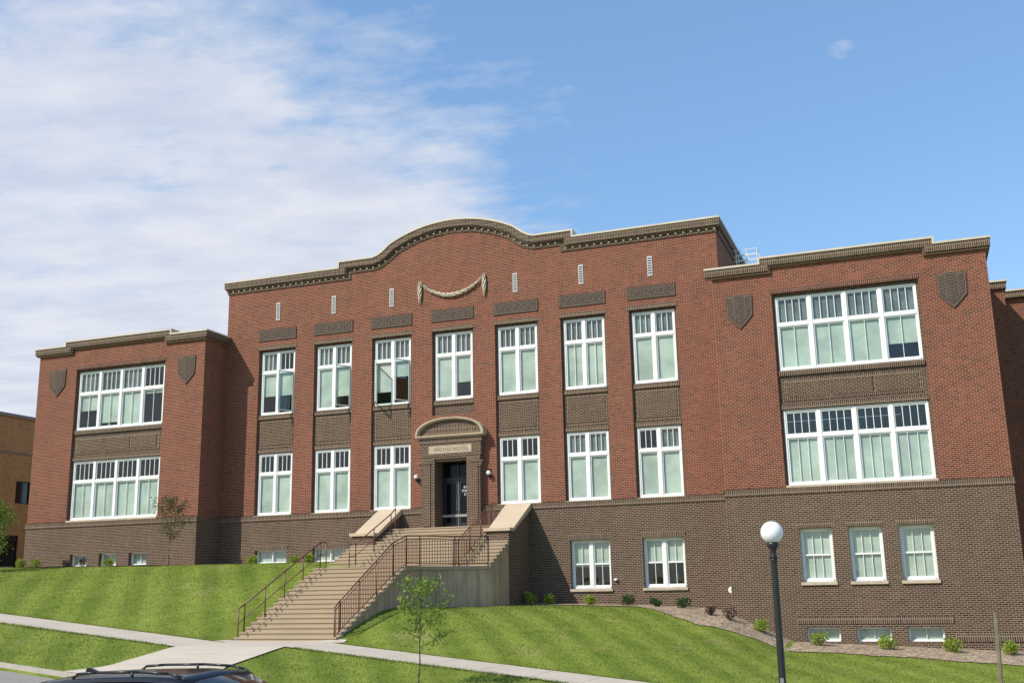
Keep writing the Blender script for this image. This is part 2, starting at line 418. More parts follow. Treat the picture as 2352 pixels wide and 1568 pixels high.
# ------------------------------------------------------------------ school
B=empty('school_building',(0,0,-2.3))
tag(B,'two-storey red brick school with brown brick base and arched parapet','school building')
S=3.3; W_=.9926
FM=-0.2; FW=-2.053; WY=-1.853
def wallholes(mb,x0,x1,z0,z1,holes,yf,yb,mi=0,miR=None,back=False):
    if miR is None: miR=mi
    xs=sorted({x0,x1}|{min(max(h[i],x0),x1) for h in holes for i in(0,1)})
    zz=sorted({z0,z1}|{min(max(h[i],z0),z1) for h in holes for i in(2,3)})
    for a,b in zip(xs,xs[1:]):
        for c,d in zip(zz,zz[1:]):
            mx,mz=(a+b)/2,(c+d)/2
            if any(h[0]<mx<h[1] and h[2]<mz<h[3] for h in holes): continue
            mb.add([(a,yf,c),(b,yf,c),(b,yf,d),(a,yf,d)],[(0,1,2,3)],mi)
    for h in holes:
        a,b,c,d=h; c=max(c,z0); d=min(d,z1)
        mb.add([(a,yf,c),(a,yb,c),(a,yb,d),(a,yf,d)],[(0,3,2,1)],miR)
        mb.add([(b,yf,c),(b,yb,c),(b,yb,d),(b,yf,d)],[(0,1,2,3)],miR)
        if d<z1: mb.add([(a,yf,d),(b,yf,d),(b,yb,d),(a,yb,d)],[(0,1,2,3)],miR)
        if c>z0: mb.add([(a,yf,c),(b,yf,c),(b,yb,c),(a,yb,c)],[(0,3,2,1)],miR)
RW=1.09
bays=[]
for k in range(-3,4):
    if k==0: bays.append((-RW,RW,4.35,8.5)); bays.append((-.9,.9,-1,2.3))
    else: bays.append((k*S-RW,k*S+RW,0.0,8.5))
def parapet_path():
    P=[(-13.05,12.4),(-6.3,12.4),(-6.3,12.72),(-4.35,12.72)]
    n=40; hw=4.3; r=1.4
    Rr=(hw*hw+r*r)/(2*r)
    for i in range(1,n):
        x=-hw+2*hw*i/n; z=12.72+math.sqrt(Rr*Rr-x*x)-(Rr-r)
        e=hw-abs(x)
        if e<.9: 
            t=e/.9; z=12.72+(z-12.72)*(.35+.65*t)
        P.append((x,z))
    P+=[(4.35,12.72),(6.3,12.72),(6.3,12.4),(13.05,12.4)]
    return P
PP=parapet_path()
def offset(path,d):
    out=[]
    n=len(path)
    def nrm(a,b):
        dx,dz=b[0]-a[0],b[1]-a[1]; l=math.hypot(dx,dz); return (dz/l,-dx/l)
    for i in range(n):
        if i==0: nx,nz=nrm(path[0],path[1]); out.append((path[i][0]+nx*d,path[i][1]+nz*d)); continue
        if i==n-1: nx,nz=nrm(path[-2],path[-1]); out.append((path[i][0]+nx*d,path[i][1]+nz*d)); continue
        a=nrm(path[i-1],path[i]); b=nrm(path[i],path[i+1])
        mx,mz=a[0]+b[0],a[1]+b[1]; q=mx*a[0]+mz*a[1]
        out.append((path[i][0]+mx*d/q,path[i][1]+mz*d/q))
    return out
mb=MB()
wallholes(mb,-13,13,0,11.6,bays,FM,.15)
for i in range(len(PP)-1):
    a,b=PP[i],PP[i+1]
    if abs(a[0]-b[0])<1e-6: continue
    ax=max(-13,min(13,a[0])); bx=max(-13,min(13,b[0]))
    mb.add([(ax,FM,11.6),(bx,FM,11.6),(bx,FM,b[1]-.06),(ax,FM,a[1]-.06)],[(0,1,2,3)])
    mb.add([(ax,.25,11.6),(ax,.25,a[1]-.06),(bx,.25,b[1]-.06),(bx,.25,11.6)],[(0,1,2,3)])
for sx in (-1,1):
    mb.add([(13*sx,FM,-.1),(13*sx,24,-.1),(13*sx,24,12.35),(13*sx,FM,12.35)],[(0,1,2,3)])
mb.add([(-13,24,-7),(13,24,-7),(13,24,12.35),(-13,24,12.35)],[(0,1,2,3)])
mb.obj('wall',M['red'],B,recalc=False)
mb=MB()
mb.box(-12.95,12.95,-.1,23.9,11.7,11.8)
mb.obj('roof',M['roof'],B)
for k in range(-3,4):
    xc=k*S
    if k: wins=[(xc-W_,xc+W_,0.0,3.101),(xc-W_,xc+W_,5.104,8.406)]; z0=0
    else: wins=[(xc-W_,xc+W_,5.104,8.406)]; z0=4.35
    mb=MB(); wallholes(mb,xc-RW,xc+RW,z0,8.5,wins,-.06,.16,0)
    if k: mb.box(xc-W_-.05,xc+W_+.05,-.10,-.055,3.13,3.34,1)
    mb.box(xc-W_-.05,xc+W_+.05,-.13,-.055,4.86,5.09,1)
    if k:
        mb.box(xc-.88,xc+.88,-.09,-.055,3.52,4.70,0)
        mb.box(xc-.98,xc+.98,-.075,-.056,3.42,4.80,1)
    mb.obj('spandrel',[M['dark'],M['sold']],B)
    mb=MB(); mb.box(k*S-1.16,k*S+1.16,FM-.015,FM+.1,8.5,8.70); mb.obj('lintel_course',M['sold'],B)
    if k: mb=MB(); mb.box(k*S-RW+.005,k*S+RW-.005,FM-.04,.0,-.045,-.002); mb.obj('sill',M['stone'],B)
def maze(mb,xc,z0,z1,hw,y):
    mb.box(xc-hw,xc+hw,y-.035,y+.02,z0,z1,0)
    def bar(x0,x1,a,b): mb.box(x0,x1,y-.05,y-.034,a,b,1)
    t=.020
    bar(xc-hw+.05,xc+hw-.05,z1-.07,z1-.07+t); bar(xc-hw+.05,xc+hw-.05,z0+.05,z0+.05+t)
    bar(xc-hw+.05,xc-hw+.05+t,z0+.06,z1-.06); bar(xc+hw-.05-t,xc+hw-.05,z0+.06,z1-.06)
    h=z1-z0; n=6; w=(2*hw-.2)/n
    for i in range(n):
        x=xc-hw+.1+i*w
        zl=z0+h*.26; zm=z0+h*.5; zt=z0+h*.74
        bar(x+.02,x+w*.75,zt,zt+t); bar(x+w*.25,x+w*.95,zl,zl+t)
        bar(x+.02,x+.02+t,zm if i%2 else zl,zt); bar(x+w*.5,x+w*.5+t,zl,zm+t); bar(x+w*.5,x+w*.9,zm,zm+t)
        bar(x+w*.75,x+w*.75+t,zm+h*.08,zt)
    x=xc-hw+.04
    while x<xc+hw-.04:
        bar(x,x+.010,z1-.06,z1-.005); bar(x,x+.010,z0+.005,z0+.05); x+=.085
for k in range(-3,4):
    mb=MB(); maze(mb,k*S,8.98,9.58,1.13,FM); mb.obj('decorative_panel',[M['panelbg'],M['panelbar']],B)
for k in (-3,-2,-1,1,2,3):
    mb=MB(); x=k*S
    mb.box(x-.10,x+.10,FM-.02,FM+.02,10.04,10.94,1)
    mb.box(x-.115,x-.09,FM-.035,FM,10.02,10.96);mb.box(x+.09,x+.115,FM-.035,FM,10.02,10.96)
    mb.box(x-.089,x+.089,FM-.035,FM,10.93,10.96);mb.box(x-.089,x+.089,FM-.035,FM,10.02,10.05)
    z=10.08
    while z<10.9:
        mb.box(x-.089,x+.089,FM-.04,FM-.01,z,z+.05); z+=.115
    mb.obj('vent',[M['ventwhite'],M['black']],B)
CM=[M['cap'],M['sold'],M['dark'],M['dent']]
def cornice(path,yf,dent=True):
    mbs=MB()
    def strip(a,b,over,mi):
        A=offset(path,a); Bp=offset(path,b); mbs.quadstrip(A,Bp,yf-over,yf+.45 if mi==0 else yf+.02,mi)
    strip(-.01,.075,.23,0); strip(.075,.38,.19,1); strip(.38,.46,.13,2)
    if dent:
        strip(.60,.67,.05,2); strip(.46,.60,.03,2)
        D=offset(path,.535); pts=[]
        for (a,b) in zip(D,D[1:]):
            L=math.hypot(b[0]-a[0],b[1]-a[1]); n=max(1,int(L/.05))
            for i in range(n): pts.append((a[0]+(b[0]-a[0])*i/n,a[1]+(b[1]-a[1])*i/n,b[0]-a[0],b[1]-a[1]))
        last=None
        for p in pts:
            if last is None or math.hypot(p[0]-last[0],p[1]-last[1])>.34:
                if abs(p[2])>abs(p[3])*1.2:
                    ang=math.atan2(p[3],p[2]); c,s_=math.cos(ang),math.sin(ang)
                    q=[(-.045,-.035),(.045,-.035),(.045,.035),(-.045,.035)]
                    mbs.prism([(p[0]+a*c-b*s_,p[1]+a*s_+b*c) for a,b in q],yf-.09,yf+.01,'y',3)
                last=p
    return mbs
mbs=cornice(PP,FM)
for sx in (-1,1):
    x=13*sx
    def rb(over,z0,z1,mi):
        a,b=(x-.02*sx,x+over*sx); mbs.box(min(a,b),max(a,b),FM-over+.004,24,z0+.003,z1-.003,mi)
    rb(.23,12.325,12.41,0); rb(.19,12.02,12.325,1); rb(.13,11.94,12.02,2); rb(.05,11.73,11.80,2)
    y=0.3
    while y<12:
        a,b=(x,x+.10*sx); mbs.box(min(a,b),max(a,b),y,y+.10,11.825,11.905,3); y+=.34
mbs.obj('cornice',CM,B)
mb=MB()
def lump(p,r): mb.sphere(p,r,8,6,(1,.8,1))
n=60
for i in range(n+1):
    t=i/n; x=-1.66+3.32*t; z=11.02-.76*(1-(2*t-1)**2)**.9
    r=.055+.050*math.sin(math.pi*t)
    for j in range(4):
        a=i*1.3+j*1.57
        lump((x+.03*math.cos(a*1.7),FM-.08+.06*math.sin(a),z+r*.66*math.cos(a)),r*.48)
for sx in (-1,1):
    for i in range(20):
        t=i/19; z=11.12-1.08*t; r=.05+.05*math.sin(math.pi*min(1,t*1.1))
        for j in range(4):
            a=i*1.3+j*1.57; lump((sx*1.72+r*.75*math.cos(a),FM-.08+.05*math.sin(a),z),r*.5)
mb.obj('garland',M['garland'],B,smooth=True)
# --- main brown base
mb=MB()
bh=[(-.9,.9,-1.1,-.28)]
basement=[]
for k in (-3,-2):
    bh.append((k*S-.92,k*S+.92,-2.36,-1.72)); basement.append((k*S,.0,-2.36,-1.72,.92,'low'))
for k in (2,3):
    bh.append((k*S-.92,k*S+.92,-3.86,-1.74)); basement.append((k*S,.0,-3.86,-1.74,.92,'dh'))
wallholes(mb,-13,13,-7,-.28,bh,FM-.05,.15,0)
mb.box(-13,-.9,FM-.09,.0,-.28,-.03,1); mb.box(.9,13,FM-.09,.0,-.28,-.03,1)
mb.obj('base_wall',[M['dark'],M['sold']],B,recalc=True)
for k in (-3,-2,2,3):
    mb=MB(); mb.box(k*S-1.0,k*S+1.0,FM-.065,FM+.0,-1.72,-1.50,0)
    mb.obj('lintel_course',M['sold'],B)
# --- wings
def wing(sx):
    X0,X1=13.0,23.8; c=18.322; g=2.788
    wm=MB()
    rec=(c-g-.1,c+g+.1,0.02,8.05)
    def mir(h): return h if sx>0 else (-h[1],-h[0],h[2],h[3])
    a,b=(X0,X1) if sx>0 else (-X1,-X0)
    wallholes(wm,a,b,0,9.4,[mir(rec)],FW,WY+.15)
    if True:
        p0,p1=(15.05,21.9) if sx>0 else (-21.9,-15.05)
        wm.add([(p0,FW,9.4),(p1,FW,9.4),(p1,FW,9.6),(p0,FW,9.6)],[(0,1,2,3)])
    for x,s in ((X1*sx,1),(X0*sx,-1)):
        wm.add([(x,FW,-.05),(x,22,-.05),(x,22,9.4),(x,FW,9.4)],[(0,1,2,3)])
    wm.obj('wing_wall',M['red'],B,recalc=False)
    wn=[mir((c-g,c+g,.059,3.125)),mir((c-g,c+g,4.786,7.921))]
    m2=MB(); r=mir(rec)
    wallholes(m2,r[0],r[1],r[2],r[3],wn,WY-.06,WY+.15,0)
    y=WY
    m2.box(wn[0][0]-.03,wn[0][1]+.03,y-.11,y-.055,3.15,3.36,1)
    m2.box(wn[0][0]-.03,wn[0][1]+.03,y-.14,y-.055,4.55,4.77,1)
    m2.box(wn[0][0]+.1,wn[0][1]-.1,y-.075,y-.055,3.50,4.42,1)
    for i in range(3):
        w=(2*g-.5)/3; xx=wn[0][0]+.25+i*w
        m2.box(xx+.05,xx+w-.05,y-.10,y-.07,3.64,4.28,0)
    m2.obj('spandrel',[M['dark'],M['sold']],B)
    m3=MB(); m3.box(r[0]-.05,r[1]+.05,FW-.015,FW+.1,8.05,8.25); m3.obj('lintel_course',M['redsold'],B)
    m3=MB(); m3.box(r[0]+.02,r[1]-.02,FW-.07,WY-.0,-.05,.055); m3.obj('sill',M['stone'],B,bevel=.01)
    P=[(X0-.3,9.42),(15.0,9.42),(15.0,9.66),(21.95,9.66),(21.95,9.42),(X1+.12,9.42)]
    if sx<0: P=[(-p[0],p[1]) for p in P][::-1]; P[-1]=(-X0+.05,9.42)
    mbs=cornice(P,FW,False)
    def rb(x,dirn,over,z0,z1,mi,y1):
        a,b=(x-.02*dirn,x+over*dirn); mbs.box(min(a,b),max(a,b),FW-over+.004,y1,z0+.003,z1-.003,mi)
    for x,dirn,y1 in ((X1*sx,sx,22),)+(((-X0,1,FM-.001),) if sx<0 else ()):
        rb(x,dirn,.23,9.345,9.43,0,y1); rb(x,dirn,.19,9.04,9.345,1,y1); rb(x,dirn,.13,8.96,9.04,2,y1)
    mbs.obj('cornice',CM,B)
    m4=MB(); m4.box(a+.02,b-.02,FW+.2,21.9,8.9,9.0); m4.obj('roof',M['roof'],B)
    m5=MB(); hs=[]
    for xc in (16.45,18.32,20.19):
        if sx>0:
            hs.append((xc-.63,xc+.63,-3.745,-1.666)); hs.append((xc-.63,xc+.63,-6.0,-5.46))
            basement.append((xc,WY,-3.745,-1.666,.63,'six')); basement.append((xc,WY,-6.0,-5.46,.63,'low'))
        else:
            hs.append((-xc-.55,-xc+.55,-2.3,-1.68)); basement.append((-xc,WY,-2.3,-1.68,.55,'low'))
    wallholes(m5,a,b,-9,-.28,hs,FW-.05,WY+.15,0)
    m5.box(a-.04,b+.04,FW-.09,FW+.1,-.28,-.03,1)
    for x in (X0*sx,X1*sx):
        m5.add([(x,FW-.05,-9),(x,22,-9),(x,22,-.03),(x,FW-.05,-.03)],[(0,1,2,3)],0)
    if sx>0:
        m5.box(15.5,21.2,FW-.075,FW,-5.34,-5.08,1)
        m5.box(21.2,b,FW-.075,FW,-6.0,-5.72,1)
        for xc in (16.45,18.32,20.19): m5.box(xc-.72,xc+.72,FW-.065,FW,-1.64,-1.42,1)
    m5.obj('base_wall',[M['dark'],M['sold']],B,recalc=True)
    for xc in (14.08,22.45):
        x=xc*sx; m6=MB()
        zt=8.18
        poly=[(-.52,0),(-.45,-.05),(0,.0),(.45,-.05),(.52,0),(.55,-.08),(.52,-.95),(.3,-1.2),(0,-1.5),(-.3,-1.2),(-.52,-.95),(-.55,-.08)]
        m6.prism([(x+p[0],zt+p[1]) for p in poly][::-1],FW-.045,FW+.01,'y',0)
        inn=[(x+p[0]*.93,zt-.04+p[1]*.93) for p in poly]
        for p,q in zip(inn,inn[1:]+inn[:1]): m6.tube((p[0],FW-.05,p[1]),(q[0],FW-.05,q[1]),.013,seg=4,mi=1)
        for i in range(9):
            zz=zt-.12-i*.13
            hw=.46 if zz>zt-.95 else .46*max(.15,(zz-(zt-1.42))/.47)
            for s in(-1,1): m6.tube((x,FW-.05,zz),(x+s*hw,FW-.05,zz-.0+hw*.55 if zz+hw*.55<zt-.07 else zt-.08),.012,seg=4,mi=1)
        for s in(-.23,.23): m6.tube((x+s,FW-.05,zt-.1),(x+s,FW-.05,zt-1.05),.009,seg=4,mi=1)
        m6.obj('brick_shield',[M['panelbg'],M['panelbar']],B)
wing(1); wing(-1)
mb=MB()
mb.box(23.82,24.9,4.6,22,-9,8.95); mb.box(20,26.4,7.6,22,-9,9.1)
mb.obj('rear_wall',M['red'],B)
mb=MB()
for x0,x1,y0,z in ((23.9,25.05,4.4,9.28),(24.9,26.7,7.3,9.5)):
    mb.box(x0,x1,y0,22,z-.08,z,0); mb.box(x0,x1-.06,y0+.06,22,z-.38,z-.081,1)
mb.obj('cornice',[M['cap'],M['sold']],B)
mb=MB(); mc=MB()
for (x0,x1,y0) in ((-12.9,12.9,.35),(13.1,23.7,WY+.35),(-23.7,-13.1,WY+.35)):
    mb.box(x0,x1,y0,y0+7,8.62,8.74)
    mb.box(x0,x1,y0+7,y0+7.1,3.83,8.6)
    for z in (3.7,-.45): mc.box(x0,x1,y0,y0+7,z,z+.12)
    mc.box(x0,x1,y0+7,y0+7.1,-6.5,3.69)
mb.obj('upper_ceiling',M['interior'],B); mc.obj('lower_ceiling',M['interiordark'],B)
# --- windows
def window(xc,y,z0,z1,hw,cols,trans=.30,tl=3,lv=0,blinds=None,dh=False,openings=(),outer=.075,mull=.15,tback=()):
    E=empty('window',(xc,y,z0),B)
    fr=MB(); gl=MB(); bl=MB(); sh=MB()
    yf,yb=y-.03,y+.09
    fr.box(xc-hw,xc-hw+outer,yf,yb,z0,z1); fr.box(xc+hw-outer,xc+hw,yf,yb,z0,z1)
    fr.box(xc-hw+outer,xc+hw-outer,yf,yb,z1-outer,z1); fr.box(xc-hw+outer,xc+hw-outer,yf-.03,yb,z0,z0+outer*1.2)
    iw=2*hw-2*outer; cw=(iw-mull*(cols-1))/cols
    zt=z1-outer; zb=z0+outer*1.2
    for i in range(1,cols):
        x=xc-hw+outer+i*cw+(i-1)*mull
        fr.box(x,x+mull,yf-.02,yb,zb,zt)
    H=z1-z0
    for i in range(cols):
        xa=xc-hw+outer+i*(cw+mull); xb=xa+cw
        if trans>0:
            ztb=z1-H*trans
            fr.box(xa,xb,yf-.01,yb,ztb-.13,ztb)
            s=.05
            for (a,b,c,d) in ((xa,xa+s,ztb,zt),(xb-s,xb,ztb,zt),(xa+s,xb-s,zt-s,zt),(xa+s,xb-s,ztb,ztb+s)): fr.box(a,b,y+.0,y+.07,c,d)
            for j in range(1,tl):
                x=xa+s+(cw-2*s)*j/tl; fr.box(x-.014,x+.014,y+.015,y+.06,ztb+s,zt-s)
            lt=ztb-.13
            gl.add([(xa,y+.04,ztb),(xb,y+.04,ztb),(xb,y+.04,zt),(xa,y+.04,zt)],[(0,1,2,3)])
            if i in tback:
                sh.add([(xa-.02,y+.11,ztb-.02),(xb+.02,y+.11,ztb-.02),(xb+.02,y+.11,zt+.03),(xa-.02,y+.11,zt+.03)],[(0,1,2,3)])  # sheet added behind the transom glass to give it a sky-lit grey
        else: lt=zt
        s=.055 if H>1 else .03
        if i not in openings:
            for (a,b,c,d) in ((xa,xa+s,zb,lt),(xb-s,xb,zb,lt),(xa+s,xb-s,lt-s,lt),(xa+s,xb-s,zb,zb+s)): fr.box(a,b,y+.0,y+.07,c,d)
            for j in range(1,lv+1):
                x=xa+s+(cw-2*s)*j/(lv+1); fr.box(x-.011,x+.011,y+.015,y+.06,zb+s,lt-s)
            if dh:
                zm=(zb+lt)/2; fr.box(xa+s,xb-s,y-.005,y+.065,zm-.035,zm+.035)
            gl.add([(xa,y+.045,zb),(xb,y+.045,zb),(xb,y+.045,lt),(xa,y+.045,lt)],[(0,1,2,3)])
        bf=blinds[i] if blinds else 1
        if bf>0:
            t=lt; bb=t-(t-zb)*bf
            bl.add([(xa-.03,y+.094,bb),(xb+.03,y+.094,bb),(xb+.03,y+.094,t+.05),(xa-.03,y+.094,t+.05)],[(0,1,2,3)])
            if bf<1: bl.box(xa,xb,y+.092,y+.115,bb-.03,bb)
        if i in openings:
            side=1 if (i==cols-1) else -1
            hx=xb if side>0 else xa; ang=math.radians(58 if side>0 else 66)
            dx,dy=-side*math.cos(ang),-math.sin(ang)
            sm=MB(); L=cw
            def slab(u0,u1,c,d,t,mi=0):
                ox,oy=-dy*t,dx*t
                P=[(hx+dx*u0-ox,y-.03+dy*u0-oy),(hx+dx*u1-ox,y-.03+dy*u1-oy),(hx+dx*u1+ox,y-.03+dy*u1+oy),(hx+dx*u0+ox,y-.03+dy*u0+oy)]
                sm.prism(P,c,d,'z',mi)
            slab(0,s,zb,lt,.025); slab(L-s,L,zb,lt,.025); slab(s,L-s,lt-s,lt,.025); slab(s,L-s,zb,zb+s,.025)
            slab(s,L-s,zb+s,lt-s,.004,1)
            sm.obj('open_sash',[M['white'],M['glass']],E)
    fr.obj('frame',M['white'],E); gl.obj('pane',M['glass'],E,recalc=False)
    if bl.v: bl.obj('blind',M['blind'],E,recalc=False)
    if sh.v: sh.obj('transom_tone_backing',M['transomgrey'],E,recalc=False)
    return E
UB={-3:[.55,.55],-2:[1,.7],-1:[.7,.35],0:[.97,.62],1:[1,1],2:[1,.97],3:[1,1]}
for k in range(-3,4):
    op=() if k>=0 else ((1,) if k<-1 else (0,1))
    window(k*S,0,5.104,8.406,W_,2,.31,3,1 if k in(2,) else 0,UB[k],openings=op,tback=(0,1) if k>=-2 else (0,))
    if k: window(k*S,0,0.0,3.101,W_,2,.31,3,0,[1,1],tback=(0,1) if k==2 else ((1,) if k==3 else ()))
for sx in(-1,1):
    window(18.322*sx,WY,4.786,7.921,2.788,4,.36,4,1,[1,1,1,.62] if sx>0 else [.45,.85,.95,.1],tback=(0,1,2,3) if sx>0 else (0,1,2))
    window(18.322*sx,WY,.059,3.125,2.788,4,.33,4,2 if sx>0 else 1,[1,1,1,1])
for (xc,y,z0,z1,hw,st) in basement:
    if st=='low': window(xc,y,z0,z1,hw,2 if hw>.8 else 1,0,3,1 if hw<.7 else 0,[1,1][:2 if hw>.8 else 1],outer=.035,mull=.06)
    elif st=='dh': window(xc,y,z0,z1,hw,2,0,3,1,[.5,.5] if xc>8 else [.55,.55],dh=True,outer=.08)
    else: window(xc,y,z0,z1,hw,1,0,3,2,[1],dh=True,outer=.08)
    if st!='low':
        mb=MB(); mb.box(xc-hw-.06,xc+hw+.06,y-.33,y-.0,z0-.12,z0-.003); mb.obj('sill',M['stone'],B,bevel=.01)
# --- entrance
def text(s,size,x,yy,z,mat,name,parent,ext=.006):
    c=bpy.data.curves.new(name,'FONT'); c.body=s; c.size=size; c.align_x='CENTER'; c.align_y='CENTER'; c.extrude=ext; c.space_character=1.15
    t=bpy.data.objects.new(name,c); COL.objects.link(t)
    bpy.context.view_layer.update()
    me=bpy.data.meshes.new_from_object(t); bpy.data.objects.remove(t)
    me.materials.clear(); me.materials.append(mat)
    me.transform(Matrix.Translation((x,yy,z))@Matrix.Rotation(math.pi/2,4,'X'))
    ob=bpy.data.objects.new(name,me); COL.objects.link(ob); ob.parent=parent
    w=Vector((0,0,0)); q=parent
    while q: w+=q.location; q=q.parent
    ob.location=-w
def portal():
    y=-.55
    mb=MB()
    for s in(-1,1):
        a,b=sorted((s*.82,s*1.50)); mb.box(a,b,y,FM+.0,-1.15,2.22)
        a,b=sorted((s*1.02,s*1.40)); mb.box(a,b,y-.04,y+.01,-.9,2.0,0)
    mb.box(-1.5,1.5,y,FM,2.22,2.32,1)
    mb.box(-1.56,1.56,y-.02,FM,2.321,2.98,0)
    mb.box(-1.62,1.62,y-.05,FM,2.981,3.2,1)
    mb.box(-.82,.82,y+.1,FM,2.1,2.219,1)
    for s in(-1,1):
        for i in range(3):
            a,b=sorted((s*1.0,s*(1.66-.05*i))); mb.box(a,b,y-.06+.012*i,y+.02,1.98-.1*i,2.06-.1*i,0)
    n=20; arc=[]
    for i in range(n+1):
        x=-1.5+3.0*i/n; arc.append((x,3.38+.62*math.sqrt(max(0,1-(x/1.62)**2))))
    mb.prism([(-1.5,3.36)]+arc+[(1.5,3.36)],y+.02,FM,'y',1)
    for s in (-1,1):
        a,b=sorted((s*.82,s*.90)); mb.box(a,b,FM,.45,-1.15,2.219)
    mb.box(-.9,.9,FM+.002,.45,2.221,2.35,0)
    mb.obj('door_surround',[M['dark'],M['sold']],B)
    h=MB()
    h.box(-1.76,1.76,y-.18,FM,3.27,3.34); h.box(-1.67,1.67,y-.11,FM,3.201,3.269)
    n=28; outer=[];inner=[]
    for i in range(n+1):
        t=math.pi*i/n; s_=math.sin(t)**.85 if 0<i<n else 0
        outer.append((-1.75*math.cos(t),3.345+.83*s_)); inner.append((-1.66*math.cos(t),3.342+.76*s_))
    h.quadstrip(outer,inner,y-.18,FM)
    o2=[(-1.655*math.cos(math.pi*i/n),3.345+.755*(math.sin(math.pi*i/n)**.85 if 0<i<n else 0)) for i in range(n+1)]
    i2=[(-1.59*math.cos(math.pi*i/n),3.342+.70*(math.sin(math.pi*i/n)**.85 if 0<i<n else 0)) for i in range(n+1)]
    h.quadstrip(o2,i2,y-.10,FM+.01)
    h.obj('door_hood',M['hood'],B)
    p=MB(); p.box(-1.10,1.10,y-.04,y,2.47,2.84); 
    pl=p.obj('name_plaque',simple('weathered_tan_stone',(.43,.35,.25),.85,.15,4),B)
    mm=simple('engraved_letter_shade',(.20,.155,.105),.9,.1,5)
    text('HIGH',.25,-.52,y-.042,2.655,mm,'lettering',pl)
    text('SCHOOL',.25,.38,y-.042,2.655,mm,'lettering',pl)
    D=empty('entrance_door',(0,.42,-1.0),B)
    f=MB()
    f.box(-.82,-.76,.36,.46,-1,2.2);f.box(.76,.82,.36,.46,-1,2.2);f.box(-.76,.76,.36,.46,2.12,2.2);f.box(-.76,.76,.36,.46,1.28,1.40)
    f.box(-.03,.03,.36,.46,1.40,2.12)
    f.obj('frame',M['black'],D)
    for s in(-1,1):
        l=MB(); a,b=sorted((s*.012,s*.755))
        l.box(a,a+.12,.39,.44,-.98,1.27);l.box(b-.12,b,.39,.44,-.98,1.27);l.box(a+.12,b-.12,.39,.44,1.13,1.27);l.box(a+.12,b-.12,.39,.44,-.98,-.72)
        l.obj('door_leaf',M['black'],D)
    gp=MB()
    for s in(-1,1):
        a,b=sorted((s*.1,s*.66)); gp.add([(a,.42,-.75),(b,.42,-.75),(b,.42,1.15),(a,.42,1.15)],[(0,1,2,3)])
        a,b=sorted((s*.03,s*.76)); gp.add([(a,.42,1.4),(b,.42,1.4),(b,.42,2.12),(a,.42,2.12)],[(0,1,2,3)])
    gp.obj('pane',M['doorglass'],D,recalc=False)
    for s in(-1,1):
        hd=MB()
        hd.tube((s*.07,.34,-.15),(s*.07,.34,.45),.014); hd.tube((s*.07,.34,-.1),(s*.07,.39,-.1),.012); hd.tube((s*.07,.34,.4),(s*.07,.39,.4),.012)
        hd.obj('handle',M['chrome'],D)
    hd=MB(); hd.box(-.009,.009,.37,.39,-.95,1.25); hd.obj('astragal',M['chrome'],D)
    for s,z in (('814',.93),('MAIN',.76),('ST.',.59)):
        text(s,.17,.40,.405,z,M['white'],'lettering',D,.002)
    for s in(-1,1):
        L=empty('wall_lamp',(s*1.86,FM,1.45),B)
        a=MB(); a.tube((s*1.86,FM,1.30),(s*1.86,FM-.04,1.30),.09,seg=14); a.tube((s*1.86,FM-.03,1.30),(s*1.86,FM-.18,1.30),.02); a.tube((s*1.86,FM-.18,1.28),(s*1.86,FM-.18,1.38),.05,.055,12)
        a.obj('bracket',M['black'],L)
        a=MB(); a.sphere((s*1.86,FM-.18,1.46),.105,20,14); a.obj('lamp_globe',M['globe'],L,smooth=True)
portal()
mb=MB(); mb.tube((12.75,FM-.05,-4.02),(12.75,FM-.25,-4.02),.13,seg=20); mb.tube((12.75,FM-.25,-4.02),(12.75,FM-.28,-4.02),.15,.12,seg=20); mb.obj('exhaust_vent',M['white'],B)
mb=MB(); mb.box(7.66,7.80,FM-.14,FM-.05,-3.52,-3.44); mb.sphere((7.73,FM-.16,-3.5),.05); mb.obj('security_camera',M['white'],B)
mb=MB()
def rl(a,b,r=.02): mb.tube(a,b,r,seg=6)
for y in (3.6,4.4):
    for z in (11.35,11.62,11.9): rl((13.2,y,z),(14.3,y,z))
    for x in (13.3,13.8,14.3): rl((x,y,9.0),(x,y,11.9))
for z in (11.35,11.62,11.9): rl((14.3,3.6,z),(14.3,4.4,z))
mb.obj('roof_ladder',M['white'],B)
mb=MB()
for z in (12.7,12.9): rl((11.4,4,z),(12.3,4,z)); rl((11.4,5,z),(12.3,5,z)); rl((11.4,4,z),(11.4,5,z)); rl((12.3,4,z),(12.3,5,z))
for x in (11.4,11.7,12.0,12.3):
    for y in(4,5): rl((x,y,11.8),(x,y,12.9))
mb.obj('roof_railing',M['white'],B)

